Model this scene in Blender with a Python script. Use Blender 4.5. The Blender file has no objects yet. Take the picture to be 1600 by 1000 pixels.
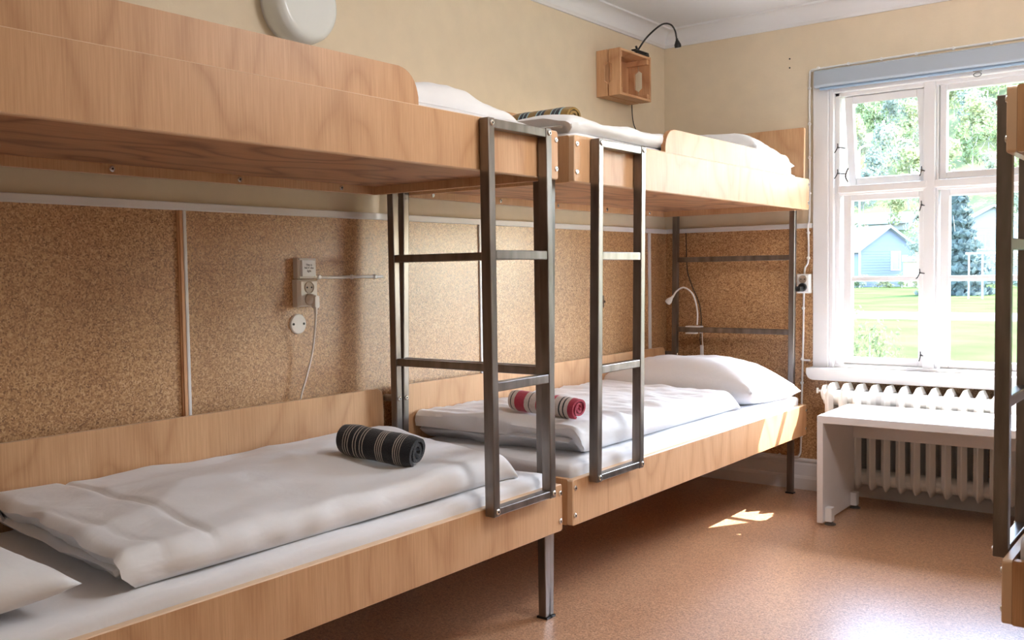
import bpy, bmesh, math, random
from mathutils import Vector, Matrix, noise
C = bpy.context.scene.collection
SC = bpy.context.scene
PI = math.pi
random.seed(7)

# ------------------------------------------------------------------ camera, world, sun, lights, exposure
F_PX, YAW, PITCH, ROLL = 1502.7566, 0.6512, 0.0490, -0.0146
CAM = Vector((2.5339, -4.7242, 1.1128))
fw = Vector((-math.sin(YAW) * math.cos(PITCH), math.cos(YAW) * math.cos(PITCH), -math.sin(PITCH)))
rt = Vector((math.cos(YAW), math.sin(YAW), 0)); up = rt.cross(fw)
rt2 = rt * math.cos(ROLL) + up * math.sin(ROLL); up2 = -rt * math.sin(ROLL) + up * math.cos(ROLL)
cam = bpy.data.cameras.new('camera'); cam_o = bpy.data.objects.new('camera', cam); C.objects.link(cam_o)
M3 = Matrix((rt2, up2, -fw)).transposed()
cam_o.matrix_world = Matrix.Translation(CAM) @ M3.to_4x4()
cam.sensor_fit = 'HORIZONTAL'; cam.sensor_width = 36; cam.lens = 36 * F_PX / 1600
cam.clip_start = 0.02; cam.clip_end = 2000
SC.camera = cam_o

SUN_DIR = Vector((0.585, 1.0, 1.33)).normalized()       # towards the sun
world = bpy.data.worlds.new('world'); SC.world = world; world.use_nodes = True
wn = world.node_tree; wn.nodes.clear()
sky = wn.nodes.new('ShaderNodeTexSky'); sky.sky_type = 'NISHITA'; sky.sun_disc = False
sky.sun_elevation = math.asin(SUN_DIR.z); sky.sun_rotation = math.atan2(SUN_DIR.x, SUN_DIR.y)
sky.air_density = 1.0; sky.dust_density = 1.2; sky.ozone_density = 1.0
bg = wn.nodes.new('ShaderNodeBackground'); bg.inputs[1].default_value = 2.3
wo = wn.nodes.new('ShaderNodeOutputWorld')
wn.links.new(sky.outputs[0], bg.inputs[0]); wn.links.new(bg.outputs[0], wo.inputs[0])

def lamp(name, kind, loc, energy, color=(1, 1, 1), **kw):
    l = bpy.data.lights.new(name, kind); l.energy = energy; l.color = color
    for k, v in kw.items(): setattr(l, k, v)
    o = bpy.data.objects.new(name, l); o.location = loc; C.objects.link(o); return o
so = lamp('sun', 'SUN', (20, 12, 20), 16.0, (1, .965, .92), angle=0.009)
so.rotation_euler = SUN_DIR.to_track_quat('Z', 'Y').to_euler()
# sampling portal in the window opening (guides sky light, adds none)
po = lamp('window_portal', 'AREA', (1.72, 0.16, 1.3), 1.0, shape='RECTANGLE', size=1.6, size_y=1.32)
po.rotation_euler = (-PI / 2, 0, 0); po.data.cycles.is_portal = True
# added fill light out of view, no known lamp; brightens the room
l1 = lamp('added_fill_light', 'POINT', (2.15, -2.2, 2.13), 21, (.97, .98, 1.0), shadow_soft_size=0.18)
SC.view_settings.view_transform = 'Standard'; SC.view_settings.look = 'None'
SC.view_settings.gamma = 1.0; SC.view_settings.exposure = 1.02
SC.view_settings.use_curve_mapping = False

# ------------------------------------------------------------------ helpers
def tag(o, label=None, cat=None, group=None, kind=None):
    for k, v in (('label', label), ('category', cat), ('group', group), ('kind', kind)):
        if v: o[k] = v
    return o
def woff(p):
    v = Vector((0, 0, 0))
    while p: v = v + p.location; p = p.parent
    return v
def thing(name, label, cat, loc, group=None, kind=None):
    o = bpy.data.objects.new(name, None); o.location = loc; o.empty_display_size = .1
    C.objects.link(o); return tag(o, label, cat, group, kind)
def mesh_of(name, bm, mats, smooth=None):
    me = bpy.data.meshes.new(name)
    bmesh.ops.recalc_face_normals(bm, faces=bm.faces)
    bm.to_mesh(me); bm.free()
    for m in (mats if isinstance(mats, (list, tuple)) else [mats]): me.materials.append(m)
    if smooth is not None:
        for p in me.polygons: p.use_smooth = True
        if smooth < PI: me.set_sharp_from_angle(angle=smooth)
    return me
def obj(name, bm, mats, parent=None, loc=None, smooth=None):
    """bm is in world coordinates; origin goes to loc (things) or to the parent's origin."""
    off = woff(parent) if parent else Vector((0, 0, 0))
    org = Vector(loc) if loc is not None else off
    bmesh.ops.translate(bm, verts=bm.verts, vec=-org)
    me = mesh_of(name, bm, mats, smooth)
    o = bpy.data.objects.new(name, me); o.location = org - off; o.parent = parent
    C.objects.link(o); return o
def inst(name, me, pos, parent=None, rot=None):
    o = bpy.data.objects.new(name, me); o.location = Vector(pos) - (woff(parent) if parent else Vector((0, 0, 0)))
    if rot: o.rotation_euler = rot
    o.parent = parent; C.objects.link(o); return o
def BM(): return bmesh.new()
def box(bm, x0, x1, y0, y1, z0, z1, bev=0.0, seg=2, mi=0):
    x0, x1 = sorted((x0, x1)); y0, y1 = sorted((y0, y1)); z0, z1 = sorted((z0, z1))
    v = [bm.verts.new(p) for p in ((x0,y0,z0),(x1,y0,z0),(x1,y1,z0),(x0,y1,z0),(x0,y0,z1),(x1,y0,z1),(x1,y1,z1),(x0,y1,z1))]
    fs = [bm.faces.new([v[i] for i in q]) for q in ((0,3,2,1),(4,5,6,7),(0,1,5,4),(1,2,6,5),(2,3,7,6),(3,0,4,7))]
    for f in fs: f.material_index = mi
    if bev > 0:
        es = list({e for f in fs for e in f.edges})
        r = bmesh.ops.bevel(bm, geom=es, offset=bev, segments=seg, affect='EDGES', profile=.5)
        for f in r['faces']: f.material_index = mi
        vs = list({q for f in r['faces'] for q in f.verts})
        return vs
    return v
def prism(bm, pts, axis, a0, a1, mi=0):
    """extrude the 2-D outline pts along axis; pts give the two other axes in x,y,z order"""
    def P(p, a): return {'x': (a, p[0], p[1]), 'y': (p[0], a, p[1]), 'z': (p[0], p[1], a)}[axis]
    A = [bm.verts.new(P(p, a0)) for p in pts]; B = [bm.verts.new(P(p, a1)) for p in pts]
    n = len(pts); fs = [bm.faces.new(A), bm.faces.new(B[::-1])]
    for i in range(n): fs.append(bm.faces.new((A[i], B[i], B[(i+1) % n], A[(i+1) % n])))
    for f in fs: f.material_index = mi
    return A + B
def board(pts, axis, a0, a1, front, ch=.0025):
    """prism whose front outline is eased; eased edge and sides take the pale edge material, painting in a highlight line"""
    b = BM(); prism(b, pts, axis, a0, a1); k = 'xyz'.index(axis)
    ff = [f for f in b.faces if all(abs(v.co[k] - front) < 1e-6 for v in f.verts)][0]
    for f in b.faces:
        if len(f.verts) == 4 and f is not ff and abs(f.normal[k] if f.normal.length else 0) < .5: f.material_index = 1
    r = bmesh.ops.bevel(b, geom=list(ff.edges), offset=ch, segments=1, affect='EDGES', profile=.5)
    for f in r['faces']: f.material_index = 1
    return b
def rrect(x0, x1, y0, y1, r, n=6):
    r = r if isinstance(r, (list, tuple)) else [r] * 4          # corners: x0y0, x1y0, x1y1, x0y1
    out = []
    for k, (cx, cy, sx, sy, a0) in enumerate(((x0,y0,1,1,PI),(x1,y0,-1,1,1.5*PI),(x1,y1,-1,-1,0),(x0,y1,1,-1,.5*PI))):
        if r[k] <= 0: out.append((cx, cy)); continue
        for i in range(n + 1):
            a = a0 + .5 * PI * i / n
            out.append((cx + sx * r[k] + r[k] * math.cos(a), cy + sy * r[k] + r[k] * math.sin(a)))
    return out
def tube(bm, pts, r, n=8, cap=True, mi=0):
    pts = [Vector(p) for p in pts]; rings = []; rr = r if isinstance(r, (list, tuple)) else [r] * len(pts)
    t0 = (pts[1] - pts[0]).normalized(); u = t0.orthogonal().normalized()
    for i, p in enumerate(pts):
        t = ((pts[min(i+1, len(pts)-1)] - pts[max(i-1, 0)])).normalized()
        u = (u - t * u.dot(t)).normalized(); w = t.cross(u)
        rings.append([bm.verts.new(p + (u * math.cos(2*PI*k/n) + w * math.sin(2*PI*k/n)) * rr[i]) for k in range(n)])
    fs = []
    for a, b in zip(rings, rings[1:]):
        for k in range(n): fs.append(bm.faces.new((a[k], a[(k+1) % n], b[(k+1) % n], b[k])))
    if cap: fs.append(bm.faces.new(rings[0][::-1])); fs.append(bm.faces.new(rings[-1]))
    for f in fs: f.material_index = mi
def lathe(bm, prof, center, axis, n=24, mi=0):
    """prof: (radius, distance along axis) pairs"""
    ax = Vector(axis).normalized(); u = ax.orthogonal().normalized(); w = ax.cross(u); c = Vector(center)
    rings = [[bm.verts.new(c + ax * d + (u * math.cos(2*PI*k/n) + w * math.sin(2*PI*k/n)) * max(r, 1e-5)) for k in range(n)] for r, d in prof]
    fs = []
    for a, b in zip(rings, rings[1:]):
        for k in range(n): fs.append(bm.faces.new((a[k], a[(k+1) % n], b[(k+1) % n], b[k])))
    fs.append(bm.faces.new(rings[0][::-1])); fs.append(bm.faces.new(rings[-1]))
    for f in fs: f.material_index = mi
def spline(pts, n=8):
    pts = [Vector(p) for p in pts]; out = []
    P = [pts[0]*2 - pts[1]] + pts + [pts[-1]*2 - pts[-2]]
    for i in range(1, len(P) - 2):
        for k in range(n):
            t = k / n; a, b, c, d = P[i-1], P[i], P[i+1], P[i+2]
            out.append(.5 * ((2*b) + (c-a)*t + (2*a-5*b+4*c-d)*t*t + (3*b-a-3*c+d)*t**3))
    out.append(pts[-1]); return out

# ------------------------------------------------------------------ materials
class NT:
    def __init__(s, name):
        s.m = bpy.data.materials.new(name); s.m.use_nodes = True; s.t = s.m.node_tree; s.t.nodes.clear()
        s.out = s.t.nodes.new('ShaderNodeOutputMaterial')
    def n(s, typ, **kw):
        q = s.t.nodes.new('ShaderNode' + typ)
        for k, v in kw.items():
            if k.startswith('i_'):
                key = k[2:]; key = int(key) if key.isdigit() else key.replace('_', ' ')
                q.inputs[key].default_value = v
            else: setattr(q, k, v)
        return q
    def l(s, a, b): s.t.links.new(a, b)
def ramp(nt, stops, interp='LINEAR'):
    r = nt.n('ValToRGB'); e = r.color_ramp.elements; r.color_ramp.interpolation = interp
    while len(e) > 1: e.remove(e[0])
    e[0].position = stops[0][0]; e[0].color = (*stops[0][1], 1)
    for p, c in stops[1:]:
        q = e.new(p); q.color = (*c, 1)
    return r
def plain(name, col, rough=.5, metal=0, bump=0, bscale=200, var=0, spec=.5, coat=0):
    nt = NT(name); p = nt.n('BsdfPrincipled'); nt.l(p.outputs[0], nt.out.inputs[0])
    p.inputs['Base Color'].default_value = (*col, 1); p.inputs['Roughness'].default_value = rough
    p.inputs['Metallic'].default_value = metal; p.inputs['Specular IOR Level'].default_value = spec
    p.inputs['Coat Weight'].default_value = coat
    if bump or var:
        tc = nt.n('TexCoord'); no = nt.n('TexNoise', i_Scale=bscale, i_Detail=4.0); nt.l(tc.outputs['Object'], no.inputs['Vector'])
        if bump:
            b = nt.n('Bump', i_Strength=bump, i_Distance=.004); nt.l(no.outputs[0], b.inputs['Height']); nt.l(b.outputs[0], p.inputs['Normal'])
        if var:
            no2 = nt.n('TexNoise', i_Scale=bscale * .12, i_Detail=3.0); nt.l(tc.outputs['Object'], no2.inputs['Vector'])
            r = ramp(nt, [(.3, tuple(c * (1 - var) for c in col)), (.7, tuple(min(1, c * (1 + var)) for c in col))])
            nt.l(no2.outputs[0], r.inputs[0]); nt.l(r.outputs[0], p.inputs['Base Color'])
    return nt.m
def wood(name, dark, light, grain='z', rough=.35, figure=.62):
    """rotary-cut veneer: fine streaks along the grain axis, wide cathedral figure"""
    nt = NT(name); p = nt.n('BsdfPrincipled'); nt.l(p.outputs[0], nt.out.inputs[0])
    tc0 = nt.n('TexCoord'); oi = nt.n('ObjectInfo'); om = nt.n('Math', operation='MULTIPLY', i_1=37.0); nt.l(oi.outputs['Random'], om.inputs[0])
    class tc: outputs = {}
    va = nt.n('VectorMath', operation='ADD'); nt.l(tc0.outputs['Object'], va.inputs[0]); nt.l(om.outputs[0], va.inputs[1]); tc.outputs['Object'] = va.outputs[0]
    mp = nt.n('Mapping')
    sc = {'z': (75, 75, 2.4), 'y': (75, 2.4, 75), 'x': (2.4, 75, 75)}[grain]
    mp.inputs['Scale'].default_value = sc; nt.l(tc.outputs['Object'], mp.inputs[0])
    f = nt.n('TexNoise', i_Scale=3.0, i_Detail=6.0, i_Roughness=.65); nt.l(mp.outputs[0], f.inputs['Vector'])
    mp2 = nt.n('Mapping'); mp2.inputs['Scale'].default_value = tuple(c * .055 if c > 10 else c * .75 for c in sc); nt.l(tc.outputs['Object'], mp2.inputs[0])
    g = nt.n('TexNoise', i_Scale=.9, i_Detail=1.5, i_Roughness=.4); nt.l(mp2.outputs[0], g.inputs['Vector'])
    mul = nt.n('Math', operation='MULTIPLY', i_1=13.0); nt.l(g.outputs[0], mul.inputs[0])
    fr = nt.n('Math', operation='PINGPONG', i_1=1.0); nt.l(mul.outputs[0], fr.inputs[0])
    pw = nt.n('Math', operation='POWER', i_1=3.0); nt.l(fr.outputs[0], pw.inputs[0])
    mx = nt.n('Math', operation='MULTIPLY', i_1=figure * .45); nt.l(pw.outputs[0], mx.inputs[0])
    ad = nt.n('Math', operation='SUBTRACT'); nt.l(f.outputs[0], ad.inputs[0]); nt.l(mx.outputs[0], ad.inputs[1])
    r = ramp(nt, [(.05, dark), (.66, light)]); nt.l(ad.outputs[0], r.inputs[0])
    nt.l(r.outputs[0], p.inputs['Base Color']); p.inputs['Roughness'].default_value = rough; p.inputs['Specular IOR Level'].default_value = .32
    b = nt.n('Bump', i_Strength=.08, i_Distance=.002); nt.l(f.outputs[0], b.inputs['Height']); nt.l(b.outputs[0], p.inputs['Normal'])
    return nt.m
def speckle(name, stops, scale, rough, coat=0, coat_rough=.1, bump=.3, spec=.5, blot=.18):
    """granulated cork"""
    nt = NT(name); p = nt.n('BsdfPrincipled'); nt.l(p.outputs[0], nt.out.inputs[0])
    tc = nt.n('TexCoord'); v = nt.n('TexVoronoi', i_Scale=scale); nt.l(tc.outputs['Object'], v.inputs['Vector'])
    sp = nt.n('SeparateColor'); nt.l(v.outputs['Color'], sp.inputs[0])
    no = nt.n('TexNoise', i_Scale=scale * .35, i_Detail=4.0); nt.l(tc.outputs['Object'], no.inputs['Vector'])
    big = nt.n('TexNoise', i_Scale=2.2, i_Detail=3.0); nt.l(tc.outputs['Object'], big.inputs['Vector'])
    m1 = nt.n('Math', operation='MULTIPLY_ADD', i_1=.62); nt.l(sp.outputs[0], m1.inputs[0])
    m2 = nt.n('Math', operation='MULTIPLY_ADD', i_1=.45, i_2=-.06); nt.l(no.outputs[0], m2.inputs[0]); nt.l(m2.outputs[0], m1.inputs[2])
    m3 = nt.n('Math', operation='MULTIPLY_ADD', i_1=blot); nt.l(big.outputs[0], m3.inputs[0]); nt.l(m1.outputs[0], m3.inputs[2])
    m4 = nt.n('Math', operation='SUBTRACT', i_1=blot * .5); nt.l(m3.outputs[0], m4.inputs[0])
    r = ramp(nt, stops); nt.l(m4.outputs[0], r.inputs[0]); nt.l(r.outputs[0], p.inputs['Base Color'])
    p.inputs['Roughness'].default_value = rough; p.inputs['Specular IOR Level'].default_value = spec
    p.inputs['Coat Weight'].default_value = coat; p.inputs['Coat Roughness'].default_value = coat_rough
    p.inputs['Coat IOR'].default_value = 1.55
    b = nt.n('Bump', i_Strength=bump, i_Distance=.002); nt.l(m1.outputs[0], b.inputs['Height']); nt.l(b.outputs[0], p.inputs['Normal'])
    return nt.m
def stripes(name, stops, length, bump=.6, mottle=.35):
    """woven stripes across the roll, terry bump"""
    nt = NT(name); p = nt.n('BsdfPrincipled', i_Roughness=.95); nt.l(p.outputs[0], nt.out.inputs[0])
    tc = nt.n('TexCoord'); sx = nt.n('SeparateXYZ'); nt.l(tc.outputs['Object'], sx.inputs[0])
    m = nt.n('Math', operation='MULTIPLY_ADD', i_1=1 / length, i_2=.5); nt.l(sx.outputs[0], m.inputs[0])
    r = ramp(nt, stops, 'CONSTANT'); nt.l(m.outputs[0], r.inputs[0])
    no = nt.n('TexNoise', i_Scale=320.0, i_Detail=3.0); nt.l(tc.outputs['Object'], no.inputs['Vector'])
    hs = nt.n('HueSaturation'); nt.l(r.outputs[0], hs.inputs['Color'])
    mv = nt.n('Math', operation='MULTIPLY_ADD', i_1=mottle * 2, i_2=1 - mottle); nt.l(no.outputs[0], mv.inputs[0]); nt.l(mv.outputs[0], hs.inputs['Value'])
    nt.l(hs.outputs[0], p.inputs['Base Color']); p.inputs['Sheen Weight'].default_value = .3
    b = nt.n('Bump', i_Strength=bump, i_Distance=.004); nt.l(no.outputs[0], b.inputs['Height']); nt.l(b.outputs[0], p.inputs['Normal'])
    return nt.m
def steel(name, c0, c1, rough=.34):
    nt = NT(name); p = nt.n('BsdfPrincipled', i_Metallic=.85); nt.l(p.outputs[0], nt.out.inputs[0])
    tc = nt.n('TexCoord'); mp = nt.n('Mapping'); mp.inputs['Scale'].default_value = (14, 14, 2.5); nt.l(tc.outputs['Object'], mp.inputs[0])
    no = nt.n('TexNoise', i_Scale=2.0, i_Detail=5.0); nt.l(mp.outputs[0], no.inputs['Vector'])
    r = ramp(nt, [(.3, c0), (.75, c1)]); nt.l(no.outputs[0], r.inputs[0]); nt.l(r.outputs[0], p.inputs['Base Color'])
    mr = nt.n('Math', operation='MULTIPLY_ADD', i_1=.2, i_2=rough - .1); nt.l(no.outputs[0], mr.inputs[0]); nt.l(mr.outputs[0], p.inputs['Roughness'])
    return nt.m
def glass(name):
    nt = NT(name); tr = nt.n('BsdfTransparent'); gl = nt.n('BsdfGlossy', i_Roughness=.02); mx = nt.n('MixShader')
    fr = nt.n('Fresnel', i_IOR=1.45); 
    ge = nt.n('NewGeometry'); fb = nt.n('Math', operation='SUBTRACT', i_0=1.0); nt.l(ge.outputs['Backfacing'], fb.inputs[1])
    fm = nt.n('Math', operation='MULTIPLY'); nt.l(fr.outputs[0], fm.inputs[0]); nt.l(fb.outputs[0], fm.inputs[1])
    nt.l(fm.outputs[0], mx.inputs[0]); nt.l(tr.outputs[0], mx.inputs[1]); nt.l(gl.outputs[0], mx.inputs[2])
    tr.inputs[0].default_value = (.97, .985, .98, 1); nt.l(mx.outputs[0], nt.out.inputs[0]); return nt.m
def linen(name, col):
    nt = NT(name); p = nt.n('BsdfPrincipled', i_Roughness=.75); nt.l(p.outputs[0], nt.out.inputs[0])
    p.inputs['Base Color'].default_value = (*col, 1); p.inputs['Sheen Weight'].default_value = .25; p.inputs['Specular IOR Level'].default_value = .3
    tc = nt.n('TexCoord'); mp = nt.n('Mapping'); mp.inputs['Scale'].default_value = (1, .55, 1); nt.l(tc.outputs['Object'], mp.inputs[0])
    n1 = nt.n('TexNoise', i_Scale=9.0, i_Detail=4.0, i_Distortion=.35); nt.l(mp.outputs[0], n1.inputs['Vector'])
    b = nt.n('Bump', i_Strength=.45, i_Distance=.014); nt.l(n1.outputs[0], b.inputs['Height']); nt.l(b.outputs[0], p.inputs['Normal'])
    return nt.m

M = {}
M['wall'] = plain('cream_paint', (.80, .675, .50), .55, bump=.12, bscale=90, var=.03, spec=.3)
M['ceiling'] = plain('white_ceiling', (.82, .82, .83), .7, bump=.05, bscale=60)
M['white'] = plain('white_paint', (.80, .79, .80), .38, bump=.03, bscale=60, var=.02)
M['cork'] = speckle('cork_wall', [(.06, (.17, .072, .03)), (.37, (.43, .222, .092)), (.62, (.58, .335, .155)), (.95, (.77, .53, .31))], 240, .45, coat=.5, coat_rough=.27, bump=.10)
M['floor'] = speckle('cork_floor', [(.06, (.21, .085, .042)), (.38, (.48, .245, .125)), (.65, (.60, .345, .19)), (.95, (.80, .56, .38))], 230, .45, coat=1.0, coat_rough=.33, bump=.03)
M['birch'] = wood('birch_veneer', (.50, .258, .122), (.71, .43, .235), 'z', .42)
M['birch_edge'] = plain('pale_edge_painted_highlight', (.80, .56, .36), .4)  # paler ply edge; on the eased rim it paints in a highlight line
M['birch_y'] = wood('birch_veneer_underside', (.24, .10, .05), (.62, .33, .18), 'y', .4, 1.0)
M['ply'] = wood('plywood_edge', (.30, .13, .055), (.56, .29, .13), 'y', .5, .9)
M['pine'] = wood('pine_board', (.52, .25, .12), (.76, .45, .25), 'z', .5, .8)
M['pine_y'] = wood('pine_board_across', (.52, .25, .12), (.76, .45, .25), 'y', .5, .8)
M['steel'] = steel('clear_coated_steel', (.16, .135, .12), (.30, .27, .25), .33)
M['dark_plastic'] = plain('black_plastic', (.012, .012, .013), .35)
M['bolt'] = plain('zinc', (.75, .75, .74), .25, 1)
M['hole'] = plain('dark_socket', (.01, .01, .01), .6)  # black painted in for the shade inside holes; print and screws too
M['plastic'] = plain('ivory_plastic', (.80, .73, .66), .35)
M['white_plastic'] = plain('white_plastic', (.86, .85, .84), .35)
M['sheet'] = linen('white_sheet', (.84, .83, .85))
M['duvet'] = linen('white_duvet_cover', (.86, .855, .87))
M['bench'] = plain('white_lacquer', (.86, .84, .84), .3, var=.01)
M['radiator'] = plain('radiator_enamel', (.85, .84, .82), .38, bump=.05, bscale=40)
M['dust'] = plain('dusty_grey', (.33, .28, .24), .9, bump=.6, bscale=120, var=.4)
M['blind'] = plain('grey_blind', (.40, .46, .53), .4)
M['glass'] = glass('window_glass')
M['lamp_glass'] = plain('opal_glass', (.82, .84, .82), .25)

# ------------------------------------------------------------------ room shell
XR, YB, ZC = 2.95, -5.6, 2.397
def struct(name, bm, mat, parent=None, smooth=None):
    return tag(obj(name, bm, mat, parent, loc=None if parent else (0, 0, 0), smooth=smooth), kind='structure')
b = BM(); box(b, -.2, XR + .2, YB - .2, .3, -.12, 0); floor = struct('floor', b, M['floor'])
b = BM(); box(b, -.2, XR + .2, YB - .2, .3, ZC, ZC + .12); struct('ceiling', b, M['ceiling'])
b = BM(); box(b, -.2, 0, YB - .2, .3, 0, ZC); wall_left = struct('wall_left', b, M['wall'])
b = BM(); box(b, XR, XR + .2, YB - .2, .3, 0, ZC); struct('wall_right', b, M['wall'])
b = BM(); box(b, 0, XR, YB - .2, YB, 0, ZC); struct('wall_back', b, M['wall'])
WX0, WX1, WZ0, WZ1 = .925, 2.515, .625, 1.995            # window opening
b = BM()
box(b, 0, WX0, 0, .3, 0, ZC); box(b, WX1, XR, 0, .3, 0, ZC)
box(b, WX0, WX1, 0, .3, 0, WZ0); box(b, WX0, WX1, 0, .3, WZ1, ZC)
wall_far = struct('wall_far', b, M['wall'])
# cork panels, joint battens, chair rails, skirtings, cornices
RZ0, RZ1 = 1.313, 1.3374
ys = [YB, -3.0455, -3.0175, -1.63, -1.602, -.209, -.182, 0]
for a, c in ((ys[0], ys[1]), (ys[2], ys[3]), (ys[4], ys[5]), (ys[6], ys[7])):
    b = BM(); box(b, 0, .006, a, c, .15, RZ0 + .004); obj('cork_panel', b, M['cork'], wall_left)
for a, c, mt in ((ys[1], ys[2], 'wood'), (ys[3], ys[4], 'white'), (ys[5], ys[6], 'white')):
    b = BM(); box(b, 0, .012, a, c, .15, RZ0 + .002, .002)
    bt = obj('batten', b, M['pine'] if mt == 'wood' else M['white'], wall_left)
    if mt == 'wood':
        tag(bt, 'bare wooden batten with a white edge')
        b = BM(); box(b, .012, .017, a + .004, a + .014, .15, RZ0, .001); obj('wood_bead', b, M['pine'], bt)
        b = BM(); box(b, .001, .015, c - .010, c + .001, .15, RZ0, .002); tag(obj('edge_bead', b, M['white'], bt), 'white painted edge')
b = BM(); box(b, 0.006, .828, -.006, 0, .15, RZ0 + .004); obj('cork_panel', b, M['cork'], wall_far)
b = BM(); box(b, .828, 2.62, -.006, 0, .15, .57); obj('cork_panel', b, M['cork'], wall_far)
b = BM(); box(b, 2.62, XR, -.006, 0, .15, RZ0 + .004); obj('cork_panel', b, M['cork'], wall_far)
b = BM(); box(b, 0, .017, YB, -.0, RZ0, RZ1, .003); struct('trim_1', b, M['white'])
b = BM(); box(b, 0.017, .822, -.017, 0, RZ0, RZ1, .003); struct('trim_2', b, M['white'])
skp = [(0, 0), (.024, 0), (.024, .055), (.020, .066), (.017, .070), (.015, .125), (.011, .135), (.017, .142), (.017, .150), (.008, .157), (0, .157)]
b = BM(); prism(b, skp, 'y', YB, 0); struct('baseboard_left', b, M['white'])
b = BM(); prism(b, [(-x, z) for x, z in skp], 'x', .0, XR); struct('baseboard_far', b, M['white'])
cp = [(0, 2.314), (.010, 2.314), (.014, 2.322), (.018, 2.326), (.020, 2.334)] + \
     [(.020 + .062 * (1 - math.cos(t * PI / 2 / 8)), 2.334 + .054 * math.sin(t * PI / 2 / 8)) for t in range(1, 9)] + [(.088, 2.388), (.088, ZC), (0, ZC)]
b = BM(); prism(b, cp, 'y', YB, 0); struct('trim_3', b, M['ceiling'], smooth=.5)
b = BM(); prism(b, [(-x, z) for x, z in cp], 'x', 0, XR); struct('trim_4', b, M['ceiling'], smooth=.5)
for (x, z) in ((.7038, 2.161), (.7038, 2.1166)):
    b = BM(); lathe(b, [(.004, 0), (.004, .002), (.002, .003)], (x, 0, z), (0, -1, 0), 10); obj('screw_hole', b, M['hole'], wall_far)

# ------------------------------------------------------------------ window
win = thing('window_1', None, None, (1.72, .05, .62), kind='structure')
def wpart(name, bs, mat=None, parent=None, bev=.004, label=None):
    b = BM()
    for q in bs: box(b, *q, bev)
    o = obj(name, b, mat or M['white'], parent or win)
    if label: o['label'] = label
    return o
# flat casing boards with inner step
wpart('casing', [(.828, .905, -.020, 0, .622, 2.075), (.905, .928, -.012, .03, .622, 2.0)])
wpart('casing', [(2.535, 2.612, -.020, 0, .622, 2.075), (2.512, 2.535, -.012, .03, .622, 2.0)])
wpart('casing', [(.905, 2.535, -.020, 0, 1.985, 2.075), (.928, 2.512, -.012, .03, 1.962, 1.99)])
pr = BM(); prism(pr, rrect(.8187, 2.622, .566, .624, [.035, .035, .004, .004]), 'y', -.085, 0.0); obj('sill', pr, M['white'], win)
wpart('frame', [(.925, .950, .015, .13, .622, 1.985), (2.490, 2.515, .015, .13, .622, 1.985), (.925, 2.515, .015, .13, 1.945, 1.985), (.925, 2.515, .0, .13, .612, .640)])
mulls = ((1.339, 1.390), (2.073, 2.124))
for m0, m1 in mulls: wpart('mullion', [(m0, m1, .004, .13, .63, 1.965), (m1, m1 + .012, .02, .1, .63, 1.965)])
cols = ((.950, 1.348), (1.396, 2.07), (2.130, 2.490))
for c0, c1 in cols: wpart('transom', [(c0 - .008, c1 + .008, .0, .13, 1.476, 1.512), (c0, c1, .012, .1, 1.466, 1.48)], bev=.005)
TZ0, TZ1 = 1.512, 1.955
def sash(c0, c1, z0, z1, st, bars=(), y0=.03, y1=.07, name='sash'):
    g0, g1 = z0 + st[2], z1 - st[3]; a0, a1 = c0 + st[0], c1 - st[1]
    s = wpart(name, [(c0, a0, y0, y1, z0, z1), (a1, c1, y0, y1, z0, z1), (a0, a1, y0, y1, z0, g0), (a0, a1, y0, y1, g1, z1)])
    for bz0, bz1 in bars:
        b = BM(); box(b, a0, a1, y0 + .004, y1 - .004, bz0, bz1, .003); obj('glazing_bar', b, M['white'], s)
    zz = [g0] + [v for q in bars for v in q] + [g1]
    for k in range(0, len(zz), 2):
        b = BM(); box(b, a0 - .004, a1 + .004, .048, .052, zz[k] - .003, zz[k+1] + .003); obj('pane', b, M['glass'], s)
    return s
for c0, c1 in cols:
    sash(c0 + .012, c1 - .004, .640, 1.470, (.040, .030, .035, .032), ((1.0455, 1.0705),))
sash(cols[1][0] + .008, cols[1][1] - .004, TZ0 + .004, TZ1, (.030, .030, .032, .036))
sash(cols[2][0] + .008, cols[2][1] - .004, TZ0 + .004, TZ1, (.030, .030, .032, .036))
# top-hung vent, pushed open at the bottom
vent = thing('sash', 'top-hung vent sash pushed open at the bottom', None, (1.15, .055, 1.945)); vent.parent = win; vent.location -= win.location
vw, vh = .186, .428
b = BM()
for q in ((-vw, -vw + .038, -vh, 0), (vw - .036, vw, -vh, 0), (-vw + .038, vw - .036, -vh, -vh + .034), (-vw + .038, vw - .036, -.036, 0)):
    box(b, q[0], q[1], -.018, .018, q[2], q[3], .003)
vf = bpy.data.objects.new('vent_frame', mesh_of('vent_frame', b, M['white'])); vf.parent = vent; C.objects.link(vf)
b = BM(); box(b, -vw + .034, vw - .032, -.002, .002, -vh + .03, -.032)
vp = bpy.data.objects.new('pane', mesh_of('pane', b, M['glass'])); vp.parent = vent; C.objects.link(vp)
vent.rotation_euler = (math.radians(9), 0, math.radians(0))
def catch(x, z, y=.012, s=1):
    b = BM(); tube(b, [(x, y + .01, z), (x, y - .012, z)], .004, 6)
    tube(b, spline([(x, y - .012, z + .018), (x + .002, y - .018, z), (x - .012 * s, y - .014, z - .022), (x - .02 * s, y - .012, z - .026)], 4), .0026, 6)
    tube(b, [(x, y - .012, z), (x + .03 * s, y + .012, z - .004)], .0024, 6)
    tag(obj('catch', b, M['dark_plastic'], win, smooth=1), 'dark metal window hook')
catch(.944, 1.70); catch(.944, 1.575); catch(1.336, 1.56, -.002, .4); catch(1.336, 1.40, -.002, .4); catch(1.330, 1.085, .0, .8); catch(1.336, .70, -.002, .3)
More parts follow.
